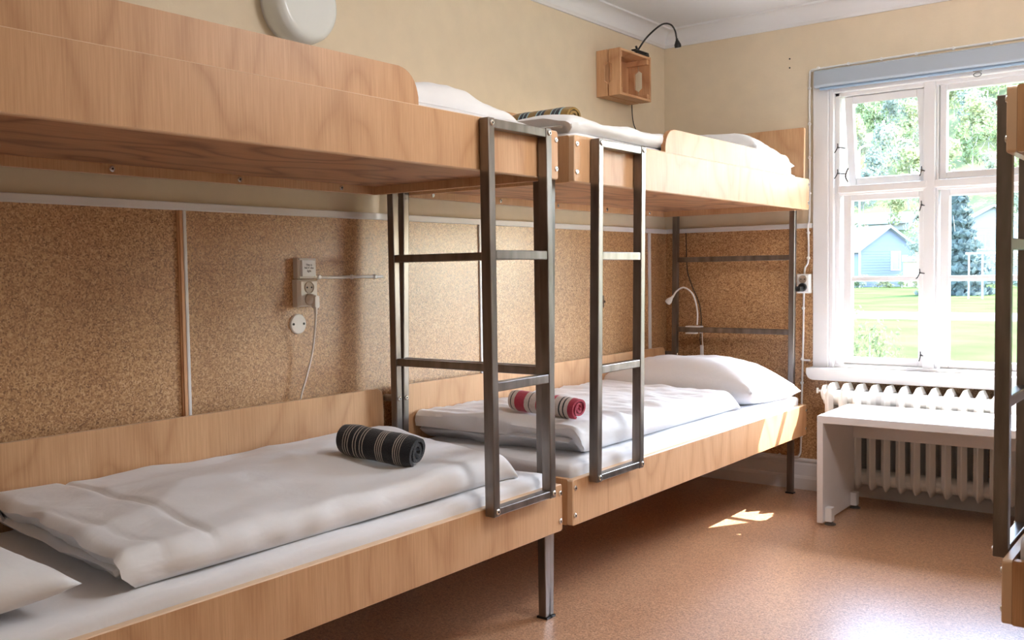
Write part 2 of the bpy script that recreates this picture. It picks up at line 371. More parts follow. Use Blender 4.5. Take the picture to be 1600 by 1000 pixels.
b = BM(); tube(b, spline([(.985, .03, 1.60), (.975, .025, 1.56), (.985, .03, 1.53)], 4), .004, 6); tag(obj('stay', b, M['dark_plastic'], win), 'dark metal casement stay')

b = BM(); prism(b, [(.30, 2.16), (.30, 2.08), (.52, 2.08), (.52, 2.10)], 'x', .7, 2.75); obj('added_sun_hood', b, M['white'], win)  # unseen hood added to keep sun out of the upper panes

# roller blind cassette
rb = thing('roller_blind', 'grey metal roller blind cassette rolled up over the window', 'blind', (1.72, -.02, 1.99))
b = BM(); prof = [(0, 1.99), (-.030, 1.988)] + [(-.030 - .022 * math.sin(t * PI / 12), 2.003 - .015 * math.cos(t * PI / 12)) for t in range(1, 7)] + [(-.052, 2.066), (-.048, 2.070), (0, 2.070)]
prism(b, [(y - .020, z) for y, z in prof], 'x', .852, 2.59); obj('cassette', b, M['blind'], rb, smooth=.6)
b = BM(); tube(b, [(.875, -.052, 1.982), (2.57, -.052, 1.982)], .007, 10); obj('bottom_bar', b, plain('blue_grey_bar', (.30, .42, .58), .35), rb)
b = BM(); tube(b, [(1.578 + .016 * math.cos(a * PI / 8), -.052, 1.958 + .009 * math.sin(a * PI / 8)) for a in range(17)], .0022, 6)
box(b, 1.560, 1.596, -.053, -.049, 1.970, 1.974)
tag(obj('pull_ring', b, plain('grey_ring', (.22, .22, .25), .3), rb), 'small wire pull ring')

# ------------------------------------------------------------------ bunk beds
def bolt_mesh(ax):
    b = BM(); lathe(b, [(.0085, 0), (.0085, .002), (.006, .0042), (.0032, .0042)], (0, 0, 0), ax, 16)
    lathe(b, [(.0030, .0035), (.0030, .0046)], (0, 0, 0), ax, 8, 1)  # black disc painted in for the shaded bolt recess
    return mesh_of('bolt', b, [M['bolt'], M['hole']], .6)
BOLT = {1: bolt_mesh((1, 0, 0)), -1: bolt_mesh((-1, 0, 0))}
LEN = 2.06
def bunk(label, xb, s, y0, head, dz=0.0, lean=0.0):
    """xb: x of the back, s: +1 front faces +x, head: 0 head at the near end, 1 at the far end"""
    root = thing('bunk_bed', label, 'bunk bed', (xb + s * .40, y0 + LEN / 2, 0), 'bunk beds in the dormitory')
    X = lambda x: xb + s * x
    L = lambda z: lean * (z - .375) / 1.12
    def part(name, bm, mat, parent=None, smooth=None, shear=True):
        if lean and shear:
            for v in bm.verts: v.co.y += L(v.co.z)
        return obj(name, bm, mat, parent or root, smooth=smooth)
    def bolts(parent, pts):
        for x, y, z in pts: inst('bolt', BOLT[s], (X(x), y + L(z), z), parent)
    ends = (y0, y0 + LEN)
    ladder_far = (head == 0)
    for lvl, (zb, zt, bt) in enumerate(((.3016, .4498, .7033), (1.3981 + dz, 1.5464 + dz, 1.787 + dz))):
        b = board(rrect(ends[0], ends[1], zb, zt, .008, 3), 'x', X(.776), X(.797), X(.797)); fb = part('front_board', b, [M['birch'], M['birch_edge']])
        bmx = [(.797, e + q * .013, z) for e, q in ((ends[0], 1), (ends[1], -1)) for z in (zb + .032, zt - .028)]
        bolts(fb, bmx)
        b = board(rrect(ends[0], ends[1], zb, bt, [.004, .004, .03, .03], 5), 'x', X(0), X(.018), X(.018), .002); bb = part('back_board', b, [M['birch'], M['birch_edge']])
        for k, e in enumerate(ends):
            top = zt + (.25 if (lvl == 1 and k == head) else 0)
            ya, yb = (e, e + .020) if k == 0 else (e - .020, e)
            b = BM(); prism(b, rrect(min(X(.018), X(.7755)), max(X(.018), X(.7755)), zb, top, .006, 3), 'y', ya, yb); part('end_board', b, M['birch'])
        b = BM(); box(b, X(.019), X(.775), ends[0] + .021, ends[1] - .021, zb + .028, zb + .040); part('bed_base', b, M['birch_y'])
        for k in range(5):
            inst('bolt', BOLT[s], (X(.018), y0 + .2 + k * .42 + L(zb + .015), zb + .015), bb)
    if True:                                                            # guard board on the upper bed
        g0, g1 = (y0 + .64, y0 + 1.88) if head == 1 else (y0 + .20, y0 + LEN - .605)
        b = board(rrect(g0, g1, 1.44 + dz, 1.641 + dz, [.01, .01, .07, .07], 8), 'x', X(.757), X(.775), X(.775), .002); part('guard_board', b, [M['birch'], M['ply']])
    for k, e in enumerate(ends):                                        # steel end frames
        ya, yb = (e - .0300, e - .0015) if k == 0 else (e + .0015, e + .0300)
        for xa, xc in ((.055, .084), (.697, .726)):
            b = BM(); box(b, X(xa), X(xc), ya, yb, .006, 1.50 + dz, .003); ps = part('post', b, M['steel'])
            b = BM(); box(b, X(xa - .006), X(xc + .006), ya - .001, yb + .001, 0, .007, .001); tag(part('foot_cap', b, M['dark_plastic'], ps), 'black plastic foot cap')
            if xa < .1: bolts(ps, [(xc, (ya + yb) / 2, z) for z in (.668, 1.46 + dz)])
        for za, zc in ((1.1555, 1.182), (.786, .813)):
            b = BM(); box(b, X(.084), X(.697), ya + .003, yb - .003, za, zc, .003); part('rail', b, M['steel'])
        b = BM(); tube(b, [(X(.012), (ya + yb) / 2, .668), (X(.056), (ya + yb) / 2, .668)], .0125, 14); part('spacer', b, M['steel'], smooth=.6)
    l0 = (y0 + LEN - .389) if ladder_far else y0 + .0885
    l1 = l0 + .3035
    for ya in (l0, l1 - .028):
        b = BM(); box(b, X(.800), X(.833), ya, ya + .028, .4285, 1.541 + dz * 1.0, .0025); lp = part('ladder_post', b, M['steel'])
        bolts(lp, [(.833, ya + .016, .443), (.833, ya + .016, 1.527 + dz)])
    for za, zc in ((1.514 + dz, 1.5395 + dz), (1.1505, 1.177), (.7805, .807), (.430, .4525)):
        b = BM(); box(b, X(.802), X(.8315), l0 + .028, l1 - .028, za, zc, .0025); part('ladder_rung', b, M['steel'])
    return root
bunk('plywood and steel bunk bed in the foreground at left, dark towel on its lower bed', .045, 1, -4.3168, 0)
bunk('plywood and steel bunk bed reaching the window wall, red towel on its lower bed', .045, 1, -2.1977, 1, lean=.0317)
bunk('plywood and steel bunk bed cut off by the right edge, standing before the window', 2.905, -1, -2.3512, 1, dz=-.036)

# ------------------------------------------------------------------ bedding
def fbm(x, y, z, o=3): return noise.fractal(Vector((x, y, z)), 1.0, 2.0, o)
def ridge(x, y, z): return 1 - abs(noise.noise(Vector((x, y, z)))) * 2
def mattress(label, x0, x1, y0, y1, z0, z1, seed=0, end_low=0):
    b = BM(); box(b, x0, x1, y0, y1, z0, z1)
    bmesh.ops.subdivide_edges(b, edges=b.edges[:], cuts=30, use_grid_fill=True)
    cx, cy, cz, hx, hy, hz = (x0+x1)/2, (y0+y1)/2, (z0+z1)/2, (x1-x0)/2, (y1-y0)/2, (z1-z0)/2
    R = .028
    for v in b.verts:
        d = v.co - Vector((cx, cy, cz))
        q = Vector((max(-hx+R, min(hx-R, d.x)), max(-hy+R, min(hy-R, d.y)), max(-hz+R, min(hz-R, d.z))))
        e = d - q
        if e.length > 1e-6: d = q + e.normalized() * R
        if d.z > 0:
            d.z += .007 * fbm(v.co.x * 3 + seed, v.co.y * 2.5, seed) - .002
            d.x += .004 * ridge(v.co.y * 5 + v.co.z * 9, seed, v.co.z * 3) * (1 if d.x > hx - .03 else 0)
        v.co = d + Vector((cx, cy, cz))
    return tag(obj('mattress', b, M['sheet'], None, (cx, cy, z0), PI), label, 'mattress', 'mattresses under white sheets')
mattress('white sheeted mattress on the lower bed nearest the camera, under the dark towel', .068, .818, -4.285, -2.285, .346, .492, 1)
mattress('white sheeted mattress on the upper bed nearest the camera, mostly hidden', .066, .795, -4.285, -2.285, 1.440, 1.572, 2)
mattress('white sheeted mattress on the lower bed by the window, with sunlit pillow', .068, .818, -2.155, -.165, .346, .497, 3)
mattress('white sheeted mattress on the upper bed by the window', .066, .795, -2.125, -.135, 1.440, 1.572, 4)
mattress('white sheeted mattress at the right edge on the bunk in front of the window', 2.132, 2.88, -2.325, -.33, .346, .500, 5)

def duvet(label, group, x0, x1, y0, y1, z, H, hf, skew0=0, skew1=0, seed=0, seams=(), droop=0, amp=.010, wr=(5, 2.2), nx=44, ny=130, rec=.03):
    """a quilt folded in two along its front edge, open at the back and ends: one C-shaped sheet"""
    r = H / 2; sec = []                      # (x fraction 0..1, height fraction 0..1, thick weight)
    W = x1 - x0
    for i in range(nx): sec.append((i / nx * (1 - r / W), 0.0))
    for i in range(13):
        a = -PI/2 + PI * i / 12; sec.append((1 - r / W + r / W * math.cos(a), .5 + .5 * math.sin(a)))
    for i in range(nx - 1, -1, -1): sec.append((i / nx * (1 - r / W), 1.0))
    sec.append((-.006, .8)); sec.append((.0, .56))
    for i in range(8): sec.append((.002 + (i + 1) / 8 * (1 - 1.25 * r / W), .55))
    sec.append((1 - 1.1 * r / W, .50))
    for i in range(8): sec.append((.002 + (8 - i) / 8 * (1 - 1.25 * r / W), .45))
    sec.append((0, .44)); sec.append((-.006, .2))
    b = BM(); rings = []
    for j in range(ny + 1):
        t = j / ny; ring = []
        te = max(0, 1 - t / .02); tf = max(0, 1 - (1 - t) / .05)
        for fx, fz in sec:
            x = x0 + W * fx
            ya = y0 + skew0 * (1 - fx); yb = y1 + skew1 * (1 - fx)
            y = ya + (yb - ya) * t
            h = hf(fx, t)
            if te > 0: h *= 1 - .16 * te * te
            if tf > 0: h *= 1 - .75 * tf * tf
            hz = fz * h
            if fz > .6:
                k = (fz - .6) / .4
                hz += k * amp * (fbm(x * wr[0] + seed, y * wr[1], seed) * 1.5 + .55 * ridge(x * wr[0] * 1.4 + y * 3 + seed, y * wr[1] * 1.3 - x * 2, seed + 5))
                for (sy, depth, wid, slope) in seams: hz -= k * depth * math.exp(-((y - sy - slope * (fx - .5)) / wid) ** 2)
            if fz >= .2:
                x += fz * .006 * fbm(y * 9 + seed, fz * 2, 3.3) + (.010 * fbm(y * 5, seed, 1.1) if fx > .9 else 0)
            if .4 < fz < .6: hz += .010 * fbm(x * 9, seed + (3 if fz > .5 else 8), t * 3)
            y += .012 * fbm(x * 7, fz * 3 + seed, 2.2) * (te + tf * .4)
            if fz < .56: y += rec * (.56 - fz) / .56 * (1 - t) ** 4 * (1 + .5 * fbm(x * 5, seed, 7.7)) * (1 if fx < .97 else .6)
            zz = z + hz
            if droop and t < .12:
                zz -= droop * (1 - t / .12) ** 2 * (1 - .3 * fx)
            ring.append(b.verts.new((x, y, zz)))
        rings.append(ring)
    n = len(sec)
    for A, B in zip(rings, rings[1:]):
        for k in range(n): b.faces.new((A[k], A[(k+1) % n], B[(k+1) % n], B[k]))
    bmesh.ops.triangulate(b, faces=[b.faces.new(rings[0][::-1]), b.faces.new(rings[-1])])
    return tag(obj('duvet', b, M['duvet'], None, ((x0+x1)/2, (y0+y1)/2, z), 1.2), label, 'duvet', group)
bump = lambda a, c, w: math.exp(-((a - c) / w) ** 2)
G = 'folded white duvets on the beds'
dv1 = duvet('white duvet folded lengthwise on the near lower bed, dark striped towel on top', G, .078, .800, -3.715, -2.43, .489, .084,
      lambda fx, t: .080 + .022 * bump(t, .2, .25) * bump(fx, .35, .4) - .004 * max(0, t - .75) * 4 * fx + .016 * bump(fx, .4, .35) * bump(t, .62, .25),
      skew0=.07, skew1=.20, seed=3, seams=((-3.475, .008, .010, -.05), (-3.64, .004, .008, .05)), amp=.011, wr=(3.4, 1.9), rec=.06)
dv2 = duvet('white duvet folded on the upper bed nearest the camera', G, .09, .700, -3.6, -2.26, 1.570, .075,
      lambda fx, t: (.072 + .014 * bump(t, .72, .12)) * (1 - .30 * max(0, t - .8) / .2), seed=11, amp=.010, wr=(4, 5))
dv3 = duvet('white duvet folded on the lower bed by the window, red striped towel on top', G, .075, .790, -2.075, -.80, .496, .105,
      lambda fx, t: .106 + .006 * bump(fx, .4, .3) - .022 * t, skew0=-.03, skew1=.06, seed=21, amp=.008, wr=(4.2, 11), rec=.09)
dv4 = duvet('white duvet folded on the upper bed by the window, under the mustard towel', G, .13, .806, -2.13, -1.0, 1.570, .068,
      lambda fx, t: .046 + .024 * (1 - fx) + .010 * bump(t, .08, .07) * bump(fx, .8, .3), seed=31, amp=.008, wr=(4, 5), droop=.012)
dv5 = duvet('white duvet on the bed cut off by the right edge of the picture', G, 2.15, 2.86, -2.26, -1.2, .498, .07,
      lambda fx, t: .07, seed=41, amp=.008)

def pillow(label, c, w, l, h, rotz=0, tilt=(0, 0), seed=0, pinch=.10):
    b = BM(); n = 36; top, bot = {}, {}
    for i in range(n + 1):
        for j in range(n + 1):
            u, v = -1 + 2 * i / n, -1 + 2 * j / n
            e = (max(0, 1 - abs(u) ** 2.6) * max(0, 1 - abs(v) ** 2.6)) ** .5
            x = u * w / 2 * (1 - pinch * (1 - v * v) * abs(u) ** 3); y = v * l / 2 * (1 - pinch * (1 - u * u) * abs(v) ** 3)
            wr = .010 * fbm(u * 2.2 + seed, v * 2.2, seed) * e + .004 * ridge(u * 5 + v * 3 + seed, v * 4, seed) * (1 - e) * (1 if max(abs(u), abs(v)) < .98 else 0)
            zt = h * .62 * e + wr; zb = -h * .38 * e ** .8
            tp = b.verts.new((x, y, zt)); top[i, j] = tp
            edge = i in (0, n) or j in (0, n)
            bot[i, j] = tp if edge else b.verts.new((x, y, max(zb, -h * .3)))
    for i in range(n):
        for j in range(n):
            b.faces.new((top[i, j], top[i+1, j], top[i+1, j+1], top[i, j+1]))
            b.faces.new((bot[i, j], bot[i, j+1], bot[i+1, j+1], bot[i+1, j]))
    me = mesh_of('pillow', b, M['duvet'], PI)
    o = bpy.data.objects.new('pillow', me); o.location = c; o.rotation_euler = (tilt[0], tilt[1], rotz); C.objects.link(o)
    return tag(o, label, 'pillow', 'white pillows at the heads of the beds')
pillow('white pillow at the lower left corner, on the near lower bed', (.47, -4.075, .545), .72, .50, .15, math.radians(3), seed=2)
pillow('sunlit white pillow on the lower bed below the window', (.445, -.50, .558), .80, .54, .23, math.radians(-2), (math.radians(-5), math.radians(1)), seed=6, pinch=.07)
pillow('white pillow on the upper bed by the window, seen over the guard board', (.47, -.42, 1.635), .66, .5, .18, math.radians(2), (math.radians(-6), 0), seed=9)

# ------------------------------------------------------------------ rolled towels
def towel(label, c, on, length, r, rotz, stops, tilt=0, seed=0, turns=3.2, sq=.92, inner=None):
    b = BM(); nt = 150; na = 26; pitch = r * .82 / turns; th = pitch * .70
    P, Q = [], []
    for i in range(nt + 1):
        a = -2 * PI * turns * i / nt - 2.0
        rr = r - th / 2 - pitch * turns * i / nt
        rr = max(rr, .006)
        jit = 1 + .05 * fbm(a * .6, seed, 1)
        P.append((a, (rr + th / 2) * jit)); Q.append((a, max(rr - th / 2, .002) * jit))
    loop = [(a, q, 0, i / nt) for i, (a, q) in enumerate(P)] + [(a, q, 1, 1 - i / nt) for i, (a, q) in enumerate(reversed(Q))]
    rings = []
    for j in range(na + 1):
        t = j / na; s = 2 * t - 1; ring = []
        bul = 1 + .05 * fbm(t * 3, seed, 4)
        for a, rr, inn, f in loop:
            x = s * length / 2 * (1 - .03 * f + .02 * math.sin(a * 1.3 + seed))
            endr = 1 - .10 * max(0, abs(s) - .8) / .2
            k = rr * bul * endr * (1 + .025 * fbm(x * 30, a * 2, seed))
            ring.append(b.verts.new((x, k * math.cos(a), k * math.sin(a) * sq)))
        rings.append(ring)
    n = len(loop)
    for A, B in zip(rings, rings[1:]):
        for k in range(n): b.faces.new((A[k], A[(k+1) % n], B[(k+1) % n], B[k]))
    for ring in (rings[0], rings[-1]):       # ribbon end strips
        h = n // 2
        for k in range(h - 1): b.faces.new((ring[k], ring[k+1], ring[n-2-k], ring[n-1-k]))
    tops = []
    for q in (-.35, 0, .35):
        u = Vector((c[0] + q * length * math.cos(rotz), c[1] + q * length * math.sin(rotz), 3)) - on.location
        h = on.ray_cast(u, Vector((0, 0, -1))); tops.append(h[1].z + on.location.z if h[0] else -9)
    c = (c[0], c[1], sum(tops) / 3 + r * sq * .95); tilt = -math.atan2(tops[2] - tops[0], .7 * length)
    me = mesh_of('towel', b, stripes(label.split()[1] + '_towel', stops, length), 1.0)
    o = bpy.data.objects.new('rolled_towel', me); o.location = c; o.rotation_euler = (0, tilt, rotz); C.objects.link(o)
    return tag(o, label, 'towel', 'rolled striped towels on the beds')
K, Wt = (.008, .009, .014), (.48, .42, .36)
def lines(groups, base, ink, w):
    s = [(0, base)]
    for g in groups:
        for p in g: s += [(p, ink), (p + w, base)]
    return s
t1 = lines(((.10, .135, .17), (.24, .275, .33, .365), (.54, .568, .596, .624), (.78, .808, .836, .864)), K, Wt, .011)
towel('rolled black towel with thin white stripes on the near lower bed', (.565, -2.77), dv1, .255, .054, math.radians(10), t1, seed=1, turns=2.6)
Rd, Cr = (.50, .035, .075), (.70, .60, .55)
towel('rolled red and cream striped towel on the lower bed by the window', (.56, -1.94), dv3, .31, .045, math.radians(-6),
      [(0, Cr), (.05, K), (.065, Cr), (.12, Rd), (.27, Cr), (.34, K), (.355, Cr), (.45, Rd), (.62, Cr), (.66, Rd), (.71, Cr), (.79, K), (.81, Cr), (.85, K), (.87, Cr), (.92, Rd)], seed=2, turns=2.8)
Mu, Nv, Lb = (.30, .17, .03), (.008, .011, .03), (.35, .55, .58)
towel('rolled mustard towel with navy stripes on the upper bed by the window', (.44, -1.765), dv4, .29, .050, math.radians(-3),
      [(0, Mu), (.20, Lb), (.22, Nv), (.27, Lb), (.285, Nv), (.33, Lb), (.35, Mu), (.48, Lb), (.50, Nv), (.55, Lb), (.565, Nv), (.61, Mu), (.72, Lb), (.735, Nv), (.79, Lb), (.80, Nv), (.86, Lb), (.89, Mu)], seed=3, turns=2.8)

# ------------------------------------------------------------------ bench and radiator
ben = thing('bench', 'low white lacquered bench under the window, in front of the radiator', 'bench', (1.533, -.42, 0))
BX0, BX1, BY0, BY1, BZ = 1.073, 1.993, -.6457, -.205, .479
b = BM(); box(b, BX0, BX1, BY0, BY1, BZ - .032, BZ, .002); obj('bench_top', b, M['bench'], ben)
for a in (BX0, BX1 - .026):
    b = BM(); box(b, a, a + .026, BY0, BY1, .012, BZ - .032, .0015); pn = obj('side_panel', b, M['bench'], ben)
    for yy in (BY0 + .045, BY1 - .045):
        xs = a + .026 if a == BX0 else a - .030
        b = BM(); prism(b, rrect(xs, xs + .030, yy - .022, yy + .022, .006, 3), 'z', .016, .075); obj('corner_block', b, M['bench'], pn)
        b = BM(); lathe(b, [(.024, 0), (.024, .004), (.012, .010), (.009, .018)], (xs + .018, yy, 0), (0, 0, 1), 20); tag(obj('glide', b, plain('dark_glide', (.10, .085, .075), .4), pn, smooth=.6), 'dark round levelling foot')
b = BM(); box(b, BX0 + .026, BX1 - .026, BY1 - .020, BY1 - .004, .325, BZ - .032, .001); obj('apron', b, M['bench'], ben)
ben.rotation_euler = (0, 0, math.radians(.8))

rad = thing('radiator', 'white cast iron column radiator below the window sill', 'radiator', (1.45, -.12, .06))
def rad_section():
    b = BM()
    yo, yi, zb, zt = -.075, .075, -.245, .245
    out = []
    out += [(yo, zb + .05)]
    for i in range(7): a = PI + PI / 2 * i / 6; out.append((yo + .03 + .03 * math.cos(a), zb + .045 + .045 * math.sin(a)))
    for i in range(7): a = 1.5 * PI + PI / 2 * i / 6; out.append((yi - .03 + .03 * math.cos(a), zb + .045 + .045 * math.sin(a)))
    for i in range(7): a = PI / 2 * i / 6; out.append((yi - .03 + .03 * math.cos(a), zt - .03 + .03 * math.sin(a)))
    for i in range(7): a = PI / 2 + PI / 2 * i / 6; out.append((yo + .05 + .05 * math.cos(a), zt - .04 + .04 * math.sin(a)))
    cy, cz = 0, 0; n = len(out)
    def ring(sx, k, kz): return [b.verts.new((sx, y * (1 - k), z * kz)) for y, z in out]
    R = [ring(-.013, .34, .78), ring(-.0205, .24, .88), ring(-.0030, 0, 1), ring(.0030, 0, 1), ring(.0205, .24, .88), ring(.013, .34, .78)]
    for A, B in zip(R, R[1:]):
        for k in range(n): b.faces.new((A[k], A[(k+1) % n], B[(k+1) % n], B[k]))
    b.faces.new(R[0]); b.faces.new(R[-1][::-1])
    for zc in (.176, -.19):
        tube(b, [(-.0328, -.012, zc), (0, -.012, zc), (.0328, -.012, zc)], [.037, .038, .037], 20)
    return mesh_of('section', b, M['radiator'], .42)
rs = rad_section()
for k in range(16): inst('section', rs, (.968 + .0655 * k, -.128, .318), rad)
b = BM(); lathe(b, [(.040, 0), (.036, .014), (.018, .022), (.010, .024)], (.937, -.133, .513), (-1, 0, 0), 18); tag(obj('end_plug', b, M['radiator'], rad, smooth=.7), 'round end plug')
b = BM(); tube(b, [(.915, -.133, .520), (.895, -.133, .520)], .006, 8); box(b, .890, .897, -.142, -.124, .508, .534, .002); tag(obj('bleed_valve', b, M['white_plastic'], rad), 'small white bleed valve')
for xx in (1.10, 1.82):
    b = BM(); box(b, xx - .006, xx + .006, -.10, -.0062, .455, .475, .002); obj('bracket', b, M['radiator'], rad)

# ------------------------------------------------------------------ crate and its reading lamp
cr = thing('wooden_crate', 'small pine slat crate fixed to the wall as a shelf', 'crate', (.07, -.543, 1.962))
cx0, cx1, cy0, cy1, cz0, cz1 = .002, .135, -.694, -.392, 1.962, 2.184
def slat_with_grip(y, y2, x0, x1, grip):
    b = BM(); pts = [(x0, cz0), (x1, cz0)]
    zc = (cz0 + cz1) / 2
    if grip > 0: pts += [(x1, zc - .052), (x1 - .018, zc - .038), (x1 - .018, zc + .038), (x1, zc + .052)]
    pts += [(x1, cz1), (x0, cz1)]
    if grip < 0: pts += [(x0, zc + .052), (x0 + .018, zc + .038), (x0 + .018, zc - .038), (x0, zc - .052)]
    prism(b, pts, 'y', y, y2); return b
for ya, yb in ((cy0, cy0 + .012), (cy1 - .012, cy1)):
    obj('slat', slat_with_grip(ya, yb, cx0, cx0 + .062, 1), M['pine'], cr)
    obj('slat', slat_with_grip(ya, yb, cx0 + .070, cx1, -1), M['pine'], cr)
for za, zb in ((cz0, cz0 + .012), (cz1 - .012, cz1)):
    for xa, xb in ((cx0, cx0 + .062), (cx0 + .070, cx1)):
        b = BM(); box(b, xa, xb, cy0 + .012, cy1 - .012, za, zb, .0015); obj('slat', b, M['pine_y'], cr)
for ya, yb in ((cy0 + .012, cy0 + .10), (cy0 + .108, cy0 + .196), (cy0 + .204, cy1 - .012)):
    b = BM(); box(b, cx0, cx0 + .010, ya, yb, cz0 + .012, cz1 - .012, .001); obj('back_slat', b, M['pine'], cr)
for ya in (cy0 + .012, cy1 - .032):
    for za in (cz0 + .012, cz1 - .037):
        b = BM(); box(b, cx0 + .010, cx1 - .006, ya, ya + .020, za, za + .025, .001); obj('corner_batten', b, M['pine_y'], cr)
bl = thing('reading_lamp', 'black gooseneck clip lamp on top of the pine crate', 'lamp', (.115, -.44, 2.184), 'clip-on reading lamps')
b = BM(); neck = spline([(.115, -.490, 2.205), (.16, -.47, 2.27), (.20, -.40, 2.335), (.215, -.335, 2.347), (.22, -.295, 2.325), (.222, -.280, 2.285)], 8)
tube(b, neck, .0045, 8); obj('gooseneck', b, M['dark_plastic'], bl, smooth=1)
b = BM(); lathe(b, [(.006, 0), (.007, .010), (.009, .012), (.012, .020), (.017, .030), (.017, .044), (.014, .046)], (.222, -.279, 2.287), (.02, .25, -1), 16); lh = obj('lamp_head', b, M['dark_plastic'], bl, smooth=.8)
b = BM(); lathe(b, [(.011, 0), (.011, .002)], (.2225, -.2675, 2.2405), (.02, .25, -1), 14); tag(obj('lens', b, M['white_plastic'], lh), 'pale lens')
b = BM(); v = box(b, .098, .132, -.520, -.400, 2.187, 2.194, .002); box(b, .102, .128, -.530, -.400, 2.200, 2.207, .002); box(b, .100, .130, -.43, -.400, 2.186, 2.204, .003)
tube(b, [(.115, -.49, 2.204), (.115, -.505, 2.225)], .006, 8)
obj('clip', b, M['dark_plastic'], bl)
b = BM(); tube(b, spline([(.098, -.45, 2.19), (.06, -.385, 2.17), (.02, -.384, 2.08), (.014, -.375, 1.95), (.012, -.36, 1.88), (.012, -.33, 1.84), (.030, -.30, 1.78)], 8), .0025, 6); tag(obj('cord', b, M['dark_plastic'], bl, smooth=1), 'thin black cord')

# white reading lamp clipped to the far lower rail
wl = thing('reading_lamp', 'white gooseneck clip lamp on the steel rail above the sunlit pillow', 'lamp', (.24, -.118, .813), 'clip-on reading lamps')
b = BM(); tube(b, spline([(.247, -.118, .826), (.252, -.125, .90), (.235, -.14, .985), (.190, -.15, 1.022), (.150, -.155, 1.005), (.128, -.158, .975)], 8), .0045, 8); obj('gooseneck', b, M['white_plastic'], wl, smooth=1)
b = BM(); lathe(b, [(.006, 0), (.007, .012), (.013, .024), (.017, .034), (.016, .048), (.013, .050)], (.130, -.158, .978), (-.62, -.25, -.75), 16); lh = obj('lamp_head', b, M['white_plastic'], wl, smooth=.8)
b = BM(); lathe(b, [(.011, 0), (.011, .002)], (.0985, -.171, .9405), (-.62, -.25, -.75), 14); tag(obj('lens', b, plain('grey_lens', (.45, .45, .47), .2), lh), 'greyish lens')
b = BM(); box(b, .19, .275, -.142, -.100, .8135, .820, .002); box(b, .19, .245, -.142, -.100, .778, .785, .002); box(b, .25, .268, -.100, -.092, .780, .820, .002); obj('clip', b, M['white_plastic'], wl)
b = BM(); tube(b, spline([(.262, -.09, .80), (.258, -.08, .75), (.25, -.06, .70), (.235, -.05, .655), (.22, -.05, .60), (.21, -.05, .56)], 8), .0028, 6); cd = tag(obj('cord', b, M['white_plastic'], wl, smooth=1), 'thin white cord with inline switch')
b = BM(); box(b, .236, .254, -.066, -.052, .655, .715, .004); obj('inline_switch', b, M['white_plastic'], cd)
b = BM(); tube(b, spline([(.136, -.022, 1.313), (.140, -.024, 1.18), (.145, -.022, 1.10), (.175, -.024, 1.02), (.215, -.026, .93), (.228, -.03, .84), (.222, -.034, .74), (.235, -.034, .66), (.25, -.034, .55)], 8), .0025, 6)
tag(obj('lamp_cord', b, M['dark_plastic'], None, (.18, -.024, .93), 1), 'thin black cord hanging down the cork wall beside the white lamp', 'cord')

# wall lamp
wlp = thing('wall_lamp', 'round white opal dome lamp on the cream wall above the guard board', 'wall lamp', (0, -2.585, 2.0))
lc = Vector((0, -2.588, 2.002))
b = BM(); lathe(b, [(.122, .0), (.122, .018)], lc, (1, 0, 0), 40); obj('base_plate', b, M['white_plastic'], wlp, smooth=.6)
b = BM(); lathe(b, [(.128, .018), (.131, .030), (.131, .050), (.128, .078), (.120, .094), (.110, .101), (.098, .103), (.06, .098), (.02, .094), (0, .0935)], lc, (1, 0, 0), 48); obj('dome_shade', b, M['lamp_glass'], wlp, smooth=1)

# ------------------------------------------------------------------ wiring
def rocker_text():
    for k, (t, dz) in enumerate((('This is', .012), ('NOT the', .002), ('light', -.008))):
        cu = bpy.data.curves.new('print', 'FONT'); cu.body = t; cu.size = .0105; cu.align_x = 'CENTER'; cu.align_y = 'CENTER'; cu.extrude = .0002
        cu.materials.append(M['hole'])
        o = bpy.data.objects.new('print', cu); C.objects.link(o); bpy.context.view_layer.update()
        me = bpy.data.meshes.new_from_object(o.evaluated_get(bpy.context.evaluated_depsgraph_get())); bpy.data.objects.remove(o)
        o = bpy.data.objects.new('printed_line', me); C.objects.link(o); o.parent = sw; me.materials.clear(); me.materials.append(M['hole'])
        o.location = Vector((.0394, -2.568, 1.137 + dz)) - woff(sw); o.rotation_euler = (PI / 2, 0, PI / 2)
sw = thing('light_switch', 'ivory surface light switch with a printed rocker on the cork', 'switch', (.006, -2.572, 1.103))
b = BM(); box(b, .006, .030, -2.610, -2.534, 1.103, 1.172, .003); box(b, .030, .036, -2.606, -2.538, 1.104, 1.110, .001); box(b, .030, .036, -2.606, -2.538, 1.166, 1.1715, .001); box(b, .030, .036, -2.540, -2.535, 1.104, 1.171, .001); obj('switch_box', b, M['plastic'], sw)
b = BM(); prism(b, [(.028, -2.598), (.039, -2.596), (.039, -2.541), (.032, -2.541)], 'z', 1.111, 1.165); rk = obj('rocker', b, M['white_plastic'], sw); rocker_text()
